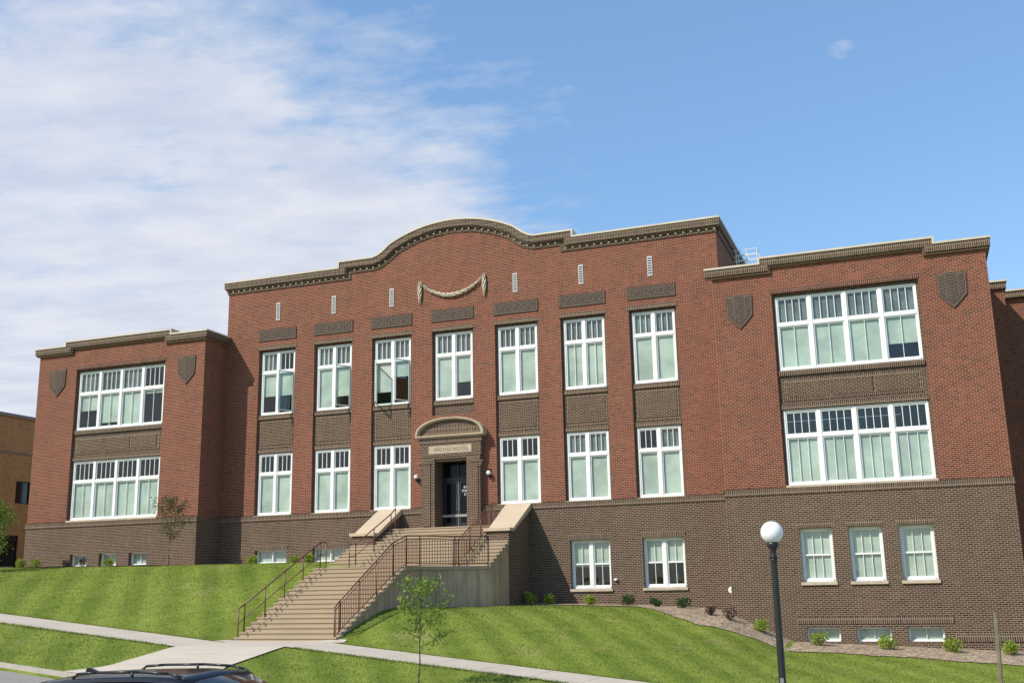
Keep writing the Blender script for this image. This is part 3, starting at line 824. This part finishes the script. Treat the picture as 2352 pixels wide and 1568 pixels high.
# ------------------------------------------------------------------ entrance stairs
ST=empty('entrance_staircase',(0,-14.4,-5.35))
tag(ST,'tan concrete entrance stairs with landing and brown brick cheek walls','staircase')
mb=MB()
rz=2.5/16; tr=5.4/16
def step(hw,yf,y1,z,r):
    mb.box(-hw,hw,yf-.03,y1,z-.05,z); mb.box(-hw+.012,hw-.012,yf,y1-.01,z-r-.02,z-.0501)
for i in range(1,17):
    yf=-14.4+tr*(i-1); z=-5.35+rz*i
    step(2.0,yf,yf+tr-.001 if i<16 else yf+.6,z,rz)
mb.prism([(-2.0,-8.75),(2.0,-8.75),(2.0,-7.75),(3.84,-5.1),(3.84,-4.9),(-3.84,-4.9),(-3.84,-5.1),(-2.0,-7.75)],-2.99,-2.853,'z')
rz2=1.85/12; tr2=.337
for i in range(1,13):
    yf=-5.2+tr2*(i-1); z=-2.85+rz2*i
    hw=3.83 if yf<-3.05 else 2.72
    y1=yf+tr2-.001 if i<12 else .36
    if hw>3 : y1=min(y1,-3.0)
    step(hw,yf,y1,z,rz2)
    if hw>3 and yf+tr2>-3.0: mb.box(-2.72,2.72,-3.0+.001,yf+tr2-.001,z-rz2-.02,z-.001)
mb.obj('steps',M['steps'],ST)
mb=MB()
poly=[(-14.35,-6.4),(-14.35,-5.37)]
for i in range(1,17):
    yf=-14.35+tr*(i-1); z=-5.35+rz*i-.06
    poly+= [(yf,z),(yf+tr,z)]
poly+=[(-7.9,-2.99),(-7.9,-6.4)]
for s in(-1,1):
    a,b=sorted((s*1.95,s*1.7)); mb.prism(poly,a,b,'x')
mb.prism([(-1.95,-7.95),(1.95,-7.95),(1.95,-7.70),(3.79,-5.08),(3.79,-3.02),(-3.79,-3.02),(-3.79,-5.08),(-1.95,-7.70)],-6.4,-2.995,'z')
poly=[(-5.05,-3.0)]
for i in range(1,8):
    yf=-5.14+tr2*(i-1); z=-2.91+rz2*i
    if yf>-3.02: break
    poly+=[(yf,z),(min(yf+tr2,-3.02),z)]
poly+=[(-3.02,-3.0)]
for s in(-1,1):
    a,b=sorted((s*3.785,s*3.5)); mb.prism(poly,a,b,'x')
mb.obj('retaining_wall',M['concretewall'],ST)
for s in(-1,1):
    mb=MB(); a,b=sorted((s*2.74,s*3.8))
    mb.prism([(-3.0,-6.2),(-3.0,-1.36),(-2.62,-1.36),(FM-.09,-.30),(FM-.09,-6.2)],a,b,'x')
    mb.obj('cheek_wall',M['dark'],ST)
    mb=MB(); a,b=sorted((s*2.66,s*3.9))
    mb.prism([(-3.1,-1.355),(-3.1,-1.22),(-2.66,-1.22),(FM-.09,-.02),(FM-.09,-.295),(-2.60,-1.355)],a,b,'x')
    mb.obj('cheek_cap',M['capstone'],ST,bevel=.01)
def zst(y):
    if y<-14.4: return -5.35
    if y<-9.0: return -5.35+(y+14.4)*.463+.08
    if y<-5.2: return -2.85
    if y<-1.15: return -2.85+(y+5.2)*.457+.05
    return -1.0
def railing(pts,name,pick,posts=1.4,mid=False):
    mb=MB()
    for p,q in zip(pts,pts[1:]):
        P=Vector(p[:3]);Q=Vector(q[:3]); mb.tube(P,Q,.028,seg=8)
        L=math.hypot(q[0]-p[0],q[1]-p[1])
        pb=Vector((p[0],p[1],p[3])); qb=Vector((q[0],q[1],q[3]))
        if pick:
            mb.tube(pb+Vector((0,0,.10)),qb+Vector((0,0,.10)),.018,seg=6)
            mb.tube(P-Vector((0,0,.12)),Q-Vector((0,0,.12)),.016,seg=6)
            n=max(1,int(L/.12))
            for i in range(n):
                t=(i+.5)/n; a=pb.lerp(qb,t)+Vector((0,0,.10)); b=P.lerp(Q,t)-Vector((0,0,.12)); mb.tube(a,b,.013,seg=4,cap=False)
        if mid: mb.tube(pb.lerp(P,.52),qb.lerp(Q,.52),.018,seg=6)
        n=max(1,round(L/posts))
        for i in range(n+1):
            t=i/n; mb.tube(pb.lerp(qb,t)-Vector((0,0,.1)),P.lerp(Q,t),.024,seg=8)
    return mb.obj(name,M['bronze'],ST,smooth=True)
def rp(x,y,h=.98): return (x,y,zst(y)+h,zst(y))
railing([(-1.88,-14.35,-4.25,-5.3),rp(-1.88,-14.0),rp(-1.88,-9.0,1.0),(-1.88,-8.55,-1.82,-2.85)],'railing',False,mid=True)
railing([(1.88,-14.35,-4.25,-5.3),rp(1.88,-14.0,1.05),(1.88,-10.1,-2.0,zst(-10.1)),(1.88,-9.0,-1.72,-2.85),(1.88,-7.8,-1.68,-2.85),(3.72,-5.15,-1.68,-2.85)],'railing',True)
railing([(-2.4,-5.75,-1.85,-2.85),rp(-2.4,-5.2,1.0),rp(-2.4,-1.9,.95),(-2.4,-1.45,-.05,-1.15)],'railing',False,mid=True)
railing([(2.4,-5.75,-1.80,-2.85),rp(2.4,-5.2,1.05),rp(2.4,-1.5,1.05),(2.4,-.9,.05,-1.0)],'railing',True)

# ------------------------------------------------------------------ neighbour building
NB=empty('neighbour_building',(-41,20,-2)); tag(NB,'orange-brown brick flat-roofed building with brown metal parapet','building')
mb=MB(); X=-36.0
def wallx(mb,x,y0,y1,z0,z1,holes,dep):
    ys=sorted({y0,y1}|{h[i] for h in holes for i in(0,1)}); zz=sorted({z0,z1}|{h[i] for h in holes for i in(2,3)})
    for a,b in zip(ys,ys[1:]):
        for c,d in zip(zz,zz[1:]):
            if any(h[0]<(a+b)/2<h[1] and h[2]<(c+d)/2<h[3] for h in holes): continue
            mb.add([(x,a,c),(x,b,c),(x,b,d),(x,a,d)],[(0,1,2,3)])
    for a,b,c,d in holes:
        mb.add([(x,a,c),(x-dep,a,c),(x-dep,a,d),(x,a,d)],[(0,1,2,3)]);mb.add([(x,b,c),(x,b,d),(x-dep,b,d),(x-dep,b,c)],[(0,1,2,3)])
        mb.add([(x,a,d),(x-dep,a,d),(x-dep,b,d),(x,b,d)],[(0,1,2,3)]);mb.add([(x,a,c),(x,b,c),(x-dep,b,c),(x-dep,a,c)],[(0,1,2,3)])
hl=[(9.0,10.3,2.3,3.8),(16,17.3,2.3,3.8),(22,23.3,2.3,3.8),(2,3.3,2.3,3.8),(6.2,9.6,-2.5,.2)]
wallx(mb,X,-4,40,-6,8.0,hl,.2)
mb.add([(X,-4,-6),(X-12,-4,-6),(X-12,-4,8),(X,-4,8)],[(0,1,2,3)])
mb.add([(X,-4,8),(X,40,8),(X-12,40,8),(X-12,-4,8)],[(0,1,2,3)])
mb.obj('wall',M['tanbrick'],NB,recalc=False)
mb=MB(); mb.box(X-.3,X+.12,-4.1,40,8.002,8.22); mb.box(X-.01,X+.05,-4.05,40,5.6,5.70); mb.obj('parapet_cap',simple('brown_metal',(.28,.20,.14),.5,.1,2),NB)
for h in hl:
    E=empty('window',(X-.18,(h[0]+h[1])/2,h[2]),NB)
    mb=MB(); 
    for a,b,c,d in ((h[0],h[0]+.07,h[2],h[3]),(h[1]-.07,h[1],h[2],h[3]),(h[0]+.07,h[1]-.07,h[3]-.07,h[3]),(h[0]+.07,h[1]-.07,h[2],h[2]+.07)): mb.box(X-.19,X-.1,a,b,c,d)
    mb.obj('frame',M['black'],E)
    mb=MB(); mb.add([(X-.15,h[0],h[2]),(X-.15,h[1],h[2]),(X-.15,h[1],h[3]),(X-.15,h[0],h[3])],[(0,1,2,3)]); mb.obj('pane',M['carglass'],E,recalc=False)

# ------------------------------------------------------------------ vegetation
def rnd(a,b): return R.uniform(a,b)
def leafquad(vs,fs,c,s,d=None):
    n=Vector((rnd(-1,1),rnd(-1,1),rnd(-.2,1.2))).normalized(); a=n.orthogonal().normalized(); b=n.cross(a)
    t=rnd(0,6.28); a2=a*math.cos(t)+b*math.sin(t); b2=n.cross(a2)
    i=len(vs)
    vs+= [c-a2*s*.5,c+b2*s*.3,c+a2*s*.5,c-b2*s*.3]; fs.append((i,i+1,i+2,i+3))
def tree(name,base,h,crown_r,crown_z0,nleaf,leaf,mat,label,trunk_r=.035,lean=(0,0),nb=16,spread=.12):
    E=empty(name,base); tag(E,label,'tree')
    tb=MB(); tips=[]
    x,y,z=base; p=Vector(base); segs=9; prev=p; pr=trunk_r
    for i in range(1,segs+1):
        t=i/segs; q=Vector((x+lean[0]*t+rnd(-.03,.03),y+lean[1]*t+rnd(-.03,.03),z+h*t*.96)); r=trunk_r*(1-t*.85)
        tb.tube(prev-(q-prev)*.02,q,pr,r,7); prev=q; pr=r
    def branch(p,d,L,r,depth):
        q=p; n=3
        for i in range(n):
            d=(d+Vector((rnd(-.25,.25),rnd(-.25,.25),rnd(-.05,.25)))).normalized()
            q2=q+d*L/n; tb.tube(q,q2,r*(1-i/n*.6),r*(1-(i+1)/n*.6),5,cap=False); tips.append(q2)
            if depth>0 and i>0:
                for _ in range(2):
                    dd=(d+Vector((rnd(-1,1),rnd(-1,1),rnd(-.3,.7)))*.8).normalized(); branch(q2,dd,L*.5,r*.5,depth-1)
            q=q2
    for i in range(nb):
        t=crown_z0+(1-crown_z0)*(i+.5)/nb; q=Vector((x+lean[0]*t,y+lean[1]*t,z+h*t*.96))
        a=i*2.4+rnd(-.4,.4); u=(t-crown_z0)/(1-crown_z0)
        L=crown_r*(math.sin(math.pi*min(1,.22+.75*u))**.7)*rnd(.65,1.2)
        branch(q,Vector((math.cos(a),math.sin(a),rnd(.25,.8))).normalized(),L,trunk_r*.4*(1-.5*u),1)
    tips.append(prev)
    tb.obj('trunk',M['bark'],E,smooth=True)
    vs=[];fs=[]
    for i in range(nleaf):
        t=tips[R.randrange(len(tips))]
        c=t+Vector((R.gauss(0,spread),R.gauss(0,spread),R.gauss(0,spread*.8))); leafquad(vs,fs,c,leaf*rnd(.6,1.3))
    lb=MB(); lb.add(vs,fs); lb.obj('crown',mat,E,recalc=False)
    return E
tree('sapling_tree',(7.6,-19.9,zg(7.6,-19.9)),2.7,.78,.38,1500,.085,M['leaf'],'slender young green tree on the grass verge',.026,(.12,0),15,.10)
tree('sapling_tree',(-13.0,-4.1,zg(-13,-4.1)+.02),3.05,.88,.34,2100,.085,M['leafred'],'small young tree with sparse reddish-green leaves on lawn',.035,(.05,0),20,.11)
tree('leafy_tree',(-21.4,-6.8,zg(-21.4,-6.8)),3.2,1.1,.08,4600,.11,M['leaf'],'bright green leafy young tree beside the school',.06,(0,0),20,.17)
def shrub(x,y,r,mat,label,group,n=650):
    z=zg(x,y)+.03
    E=empty('shrub',(x,y,z)); tag(E,label,'shrub',group)
    st=MB()
    for i in range(9):
        a=rnd(0,6.28); st.tube((x,y,z-.03),(x+math.cos(a)*r*.6,y+math.sin(a)*r*.6,z+r*rnd(.7,1.2)),.012,.004,5,cap=False)
    st.obj('stem',M['bark'],E)
    vs=[];fs=[]
    cl=[Vector((x+rnd(-.5,.5)*r,y+rnd(-.5,.5)*r,z+r*rnd(.35,.85))) for _ in range(9)]
    for i in range(n):
        c=cl[R.randrange(9)]
        d=Vector((R.gauss(0,1),R.gauss(0,1),R.gauss(0,1))).normalized()*r*.48*rnd(.55,1.08)
        p=c+d
        if p.z<z+.01: p.z=z+rnd(.01,.08)
        leafquad(vs,fs,p,.075*rnd(.6,1.3))
    lb=MB(); lb.add(vs,fs); lb.obj('foliage',mat,E,recalc=False)
G='low shrubs planted along the building'
for x,y,r,kx in [(4.15,-1.5,.42,'g'),(5.1,-1.5,.38,'g'),(6.85,-1.5,.34,'g'),(8.55,-1.5,.36,'d'),(9.8,-1.6,.30,'d'),(10.95,-1.7,.34,'d'),
    (12.2,-2.7,.30,'p'),(13.05,-3.3,.36,'p'),(14.3,-3.3,.40,'g'),(16.4,-3.3,.43,'g'),(18.85,-3.4,.42,'g'),(21.1,-3.4,.45,'g'),(23.0,-3.4,.42,'g'),
    (-22.7,-3.3,.34,'g'),(-21.8,-3.3,.34,'g'),(-19.9,-3.2,.28,'p'),(-18.8,-3.3,.36,'p'),(-17.2,-3.3,.34,'g'),(-9.95,-1.7,.36,'g'),(-7.7,-1.7,.32,'g'),(-6.75,-1.8,.36,'g')]:
    if kx=='g': shrub(x,y,r,M['shrub'],'round yellow-green shrub in the mulch bed',G)
    elif kx=='d': shrub(x,y,r,M['shrubdark'],'dark green shrub in the mulch bed',G)
    else: shrub(x,y,r,M['shrubpurple'],'dark purplish twiggy shrub in the mulch bed',G,260)

# ------------------------------------------------------------------ street lamp
lx,ly=17.1,-21.0; lz=zg(lx,ly)
L=empty('street_lamp',(lx,ly,lz)); tag(L,'black post street lamp with white globe on grass verge','street lamp')
mb=MB(); gz=-2.57
mb.lathe(lx,ly,[(.17,lz-.05),(.17,lz+.1),(.14,lz+.16),(.13,lz+.55),(.10,lz+.65),(.085,lz+.9),(.075,gz-.7),(.08,gz-.62),(.085,gz-.6)],20)
mb.obj('post',M['black'],L,smooth=True)
mb=MB(); mb.lathe(lx,ly,[(.085,gz-.6),(.10,gz-.57),(.08,gz-.52),(.07,gz-.40),(.10,gz-.36),(.13,gz-.31),(.14,gz-.27),(.135,gz-.22)],24); mb.obj('collar',M['black'],L,smooth=True)
mb=MB(); mb.sphere((lx,ly,gz),.255,32,20); mb.obj('lamp_globe',M['globe'],L,smooth=True)
mb=MB(); mb.box(lx-.04,lx+.04,ly-.095,ly-.08,lz+1.35,lz+1.6); mb.obj('tag_plate',M['chrome'],L)
px_,py_=21.62,-20.9; pz=zg(px_,py_)
P=empty('sign_post',(px_,py_,pz)); tag(P,'weathered narrow upright post standing on the verge','post')
mb=MB(); zt=-4.38; tl_=.13
a4=[(-.045,-.02),(-.025,-.04),(.025,-.04),(.045,-.02),(.045,.03),(-.045,.03)]
n=len(a4); vv=[(px_-tl_+p[0],py_+p[1],pz-.1) for p in a4]+[(px_+p[0],py_+p[1],zt) for p in a4]
mb.add(vv,[tuple(range(n))[::-1],tuple(range(n,2*n))]+[(i,(i+1)%n,(i+1)%n+n,i+n) for i in range(n)])
mb.obj('post',M['woodpost'],P,bevel=.006)

# ------------------------------------------------------------------ car
def car(cx,cy,cz):
    C=empty('parked_car',(cx,cy,cz)); tag(C,'black estate car with roof rails and shark-fin antenna on the street','car')
    def loft(mb,secs,mi=0):
        n=len(secs[0]); vs=[];fs=[]
        for s in secs: vs+= [(cx+p[0],cy+p[1],cz+p[2]) for p in s]
        for i in range(len(secs)-1):
            for j in range(n-1): a=i*n+j; fs.append((a,a+1,a+n+1,a+n))
        fs.append(tuple(range(n))); fs.append(tuple((len(secs)-1)*n+j for j in range(n-1,-1,-1)))
        mb.add(vs,fs,mi)
    def ring(x,hw,z0,z1):
        r=[]
        for y,z in ((-hw*.86,z0),(-hw*.97,z0+.12),(-hw,z0+.35),(-hw*.98,z0+(z1-z0)*.75),(-hw*.90,z1),(-hw*.5,z1+.02),(0,z1+.03),(hw*.5,z1+.02),(hw*.90,z1),(hw*.98,z0+(z1-z0)*.75),(hw,z0+.35),(hw*.97,z0+.12),(hw*.86,z0)): r.append((x,y,z))
        return r
    mb=MB()
    loft(mb,[ring(-2.38,.78,.38,.80),ring(-2.3,.86,.28,.95),ring(-1.9,.92,.22,1.0),ring(-.5,.93,.2,.98),ring(.9,.93,.2,.97),ring(1.3,.92,.22,.95),ring(1.9,.90,.24,.86),ring(2.25,.82,.28,.74),ring(2.38,.68,.34,.62)])
    mb.obj('body',M['car'],C,smooth=True)
    def gr(x,hb,ht,zb,zt):
        return [(x,-hb,zb),(x,-hb+.02,zb+(zt-zb)*.3),(x,-ht,zt-.04),(x,-ht+.10,zt),(x,0,zt+.03),(x,ht-.10,zt),(x,ht,zt-.04),(x,hb-.02,zb+(zt-zb)*.3),(x,hb,zb)]
    mb=MB()
    loft(mb,[gr(-2.2,.80,.76,.92,.96),gr(-1.75,.83,.66,.94,1.36),gr(-1.5,.84,.64,.94,1.435),gr(-.3,.85,.64,.94,1.475),gr(.35,.85,.62,.94,1.43),gr(.75,.84,.62,.94,1.25),gr(1.3,.80,.74,.92,.95)])
    mb.obj('window_glass',M['carglass'],C,smooth=True)
    mb=MB()
    def rf(x,h,z): return [(x,-h,z-.05),(x,-h+.03,z-.01),(x,-h+.12,z+.01),(x,0,z+.042),(x,h-.12,z+.01),(x,h-.03,z-.01),(x,h,z-.05)]
    loft(mb,[rf(-1.9,.63,1.385),rf(-1.72,.67,1.405),rf(-1.4,.67,1.445),rf(-.9,.67,1.47),rf(-.3,.67,1.482),rf(.1,.66,1.468),rf(.3,.64,1.445)])
    mb.obj('roof',M['car'],C,smooth=True)
    for s in(-1,1):
        mb=MB()
        pts=[(-1.35,1.45),(-1.28,1.50),(-1.0,1.52),(-.4,1.53),(.0,1.515),(.18,1.48),(.25,1.445)]
        for p,q in zip(pts,pts[1:]): mb.tube((cx+p[0],cy+s*.60,cz+p[1]),(cx+q[0],cy+s*.60,cz+q[1]),.016,seg=8)
        mb.tube((cx-.5,cy+s*.60,cz+1.46),(cx-.5,cy+s*.60,cz+1.53),.016)
        mb.obj('roof_rail',M['black'],C,smooth=True)
    mb=MB(); mb.prism([(cx-1.70,cz+1.41),(cx-1.68,cz+1.52),(cx-1.64,cz+1.53),(cx-1.42,cz+1.455),(cx-1.38,cz+1.44)],cy-.02,cy+.02,'y'); mb.obj('antenna',M['car'],C,bevel=.006)
    for x in(-1.45,1.45):
        for s in(-1,1):
            w=empty('wheel',(cx+x,cy+s*.82,cz+.33),C)
            mb=MB(); mb.tube((cx+x,cy+s*.72,cz+.33),(cx+x,cy+s*.95,cz+.33),.33,seg=28); mb.obj('tyre',M['rubber'],w,bevel=.02)
            mb=MB(); mb.tube((cx+x,cy+s*.945,cz+.33),(cx+x,cy+s*.965,cz+.33),.07,seg=14)
            for i in range(5):
                t=i*1.2566; mb.tube((cx+x,cy+s*.955,cz+.33),(cx+x+.2*math.cos(t),cy+s*.955,cz+.33+.2*math.sin(t)),.03,.022)
            mb.obj('rim',M['chrome'],w)
    for s in(-1,1):
        mb=MB(); mb.sphere((cx+2.2,cy+s*.62,cz+.66),.13,14,8,(.9,1.2,.5)); mb.obj('headlight',M['lens'],C,smooth=True)
        mb=MB(); mb.sphere((cx-2.28,cy+s*.68,cz+.84),.14,14,8,(.5,1.1,.5)); mb.obj('tail_light',M['tail'],C,smooth=True)
        mb=MB(); mb.sphere((cx+.75,cy+s*.99,cz+1.02),.11,12,8,(.6,1,.7)); mb.obj('wing_mirror',M['car'],C,smooth=True)
car(12.2,-35.4,zstreet(12.2,-35.4)+.08)

# ------------------------------------------------------------------ camera
C=Vector((20.241,-46.321,-3.6296)); ya,pi_,ro,f=0.3562,0.2248,-0.0195,2441.64
fw=Vector((-math.sin(ya)*math.cos(pi_),math.cos(ya)*math.cos(pi_),math.sin(pi_)))
r=Vector((math.cos(ya),math.sin(ya),0)); u=r.cross(fw)
r2=r*math.cos(ro)+u*math.sin(ro); u2=-r*math.sin(ro)+u*math.cos(ro)
cam=bpy.data.cameras.new('camera'); co=bpy.data.objects.new('camera',cam); COL.objects.link(co)
mm=Matrix((( r2.x,u2.x,-fw.x,C.x),(r2.y,u2.y,-fw.y,C.y),(r2.z,u2.z,-fw.z,C.z),(0,0,0,1)))
co.matrix_world=mm; cam.sensor_width=36; cam.lens=f*36/2352; cam.clip_end=3000; cam.clip_start=.1
scene.camera=co

# ------------------------------------------------------------------ light
A=math.radians(37); E_=math.radians(43)
sd=Vector((-math.sin(A)*math.cos(E_),-math.cos(A)*math.cos(E_),math.sin(E_)))
sun=bpy.data.lights.new('sun','SUN'); sun.energy=4.9; sun.angle=math.radians(.5); sun.color=(1,.93,.82)
so=bpy.data.objects.new('sun',sun); COL.objects.link(so); so.rotation_euler=sd.to_track_quat('Z','Y').to_euler()
wd=bpy.data.worlds.new('World'); scene.world=wd; wd.use_nodes=True
nt=wd.node_tree; nt.nodes.clear()
out=nt.nodes.new('ShaderNodeOutputWorld'); bg=nt.nodes.new('ShaderNodeBackground'); nt.links.new(bg.outputs[0],out.inputs[0])
sky=nt.nodes.new('ShaderNodeTexSky'); sky.sky_type='NISHITA'; sky.sun_disc=False; sky.sun_elevation=E_; sky.sun_rotation=math.radians(217)
sky.altitude=200; sky.air_density=1.0; sky.dust_density=.4; sky.ozone_density=1.5
tc=nt.nodes.new('ShaderNodeTexCoord'); sp=nt.nodes.new('ShaderNodeSeparateXYZ'); nt.links.new(tc.outputs['Generated'],sp.inputs[0])
zc=math_(nt,'MAXIMUM',sp.outputs[2],.03)
uu=math_(nt,'DIVIDE',sp.outputs[0],zc); vv=math_(nt,'DIVIDE',sp.outputs[1],zc)
cb=nt.nodes.new('ShaderNodeCombineXYZ'); nt.links.new(uu,cb.inputs[0]); nt.links.new(vv,cb.inputs[1])
mp=nt.nodes.new('ShaderNodeMapping'); mp.inputs['Rotation'].default_value=(0,0,-.35); mp.inputs['Scale'].default_value=(1.0,1.4,1); nt.links.new(cb.outputs[0],mp.inputs[0])
n1=noise_(nt,mp.outputs[0],1.0,9,.56); n2=noise_(nt,mp.outputs[0],4.4,8,.62)
edge=math_(nt,'MULTIPLY',math_(nt,'ADD',uu,.99),-1.6)
edge=math_(nt,'MINIMUM',edge,.40)
e=math_(nt,'ADD',edge,math_(nt,'MULTIPLY',math_(nt,'SUBTRACT',n1,.5),2.0))
e=math_(nt,'ADD',e,math_(nt,'MULTIPLY',math_(nt,'SUBTRACT',n2,.5),1.55))
hz=math_(nt,'MULTIPLY',math_(nt,'SUBTRACT',vv,1.6),.35); hz=math_(nt,'MINIMUM',math_(nt,'MAXIMUM',hz,-.10),.6)
side=math_(nt,'MULTIPLY',math_(nt,'ADD',uu,.95),-1.8,None,True)
e=math_(nt,'ADD',e,math_(nt,'MULTIPLY',hz,side))
cov=ramp(nt,math_(nt,'ADD',math_(nt,'MULTIPLY',e,.5),.5),[(.31,(0,0,0)),(.49,(.36,.36,.36)),(.66,(.80,.80,.80)),(.90,(.95,.95,.95))])
dx=math_(nt,'ADD',uu,.05); dy=math_(nt,'SUBTRACT',vv,2.0)
d2=math_(nt,'ADD',math_(nt,'MULTIPLY',math_(nt,'MULTIPLY',dx,dx),420),math_(nt,'MULTIPLY',math_(nt,'MULTIPLY',dy,dy),160))
n4=noise_(nt,mp.outputs[0],14,6,.7)
wis=math_(nt,'SUBTRACT',math_(nt,'MULTIPLY',n4,1.9),math_(nt,'ADD',d2,.72),None,True)
cf=math_(nt,'MAXIMUM',cov,math_(nt,'MULTIPLY',wis,.8))
n3=noise_(nt,mp.outputs[0],2.6,7,.6)
cc=ramp(nt,n3,[(.34,(4.6,4.95,5.85)),(.62,(5.7,5.85,6.35))])
skc=mixc(nt,1.0,sky.outputs[0],(1.46,1.60,1.58),'MULTIPLY')
skc=mixc(nt,.42,skc,(1.45,2.90,5.45))
fin=mixc(nt,cf,skc,cc)
nt.links.new(fin,bg.inputs[0]); bg.inputs[1].default_value=.14
scene.view_settings.view_transform='Standard'; scene.view_settings.look='None'; scene.view_settings.exposure=0
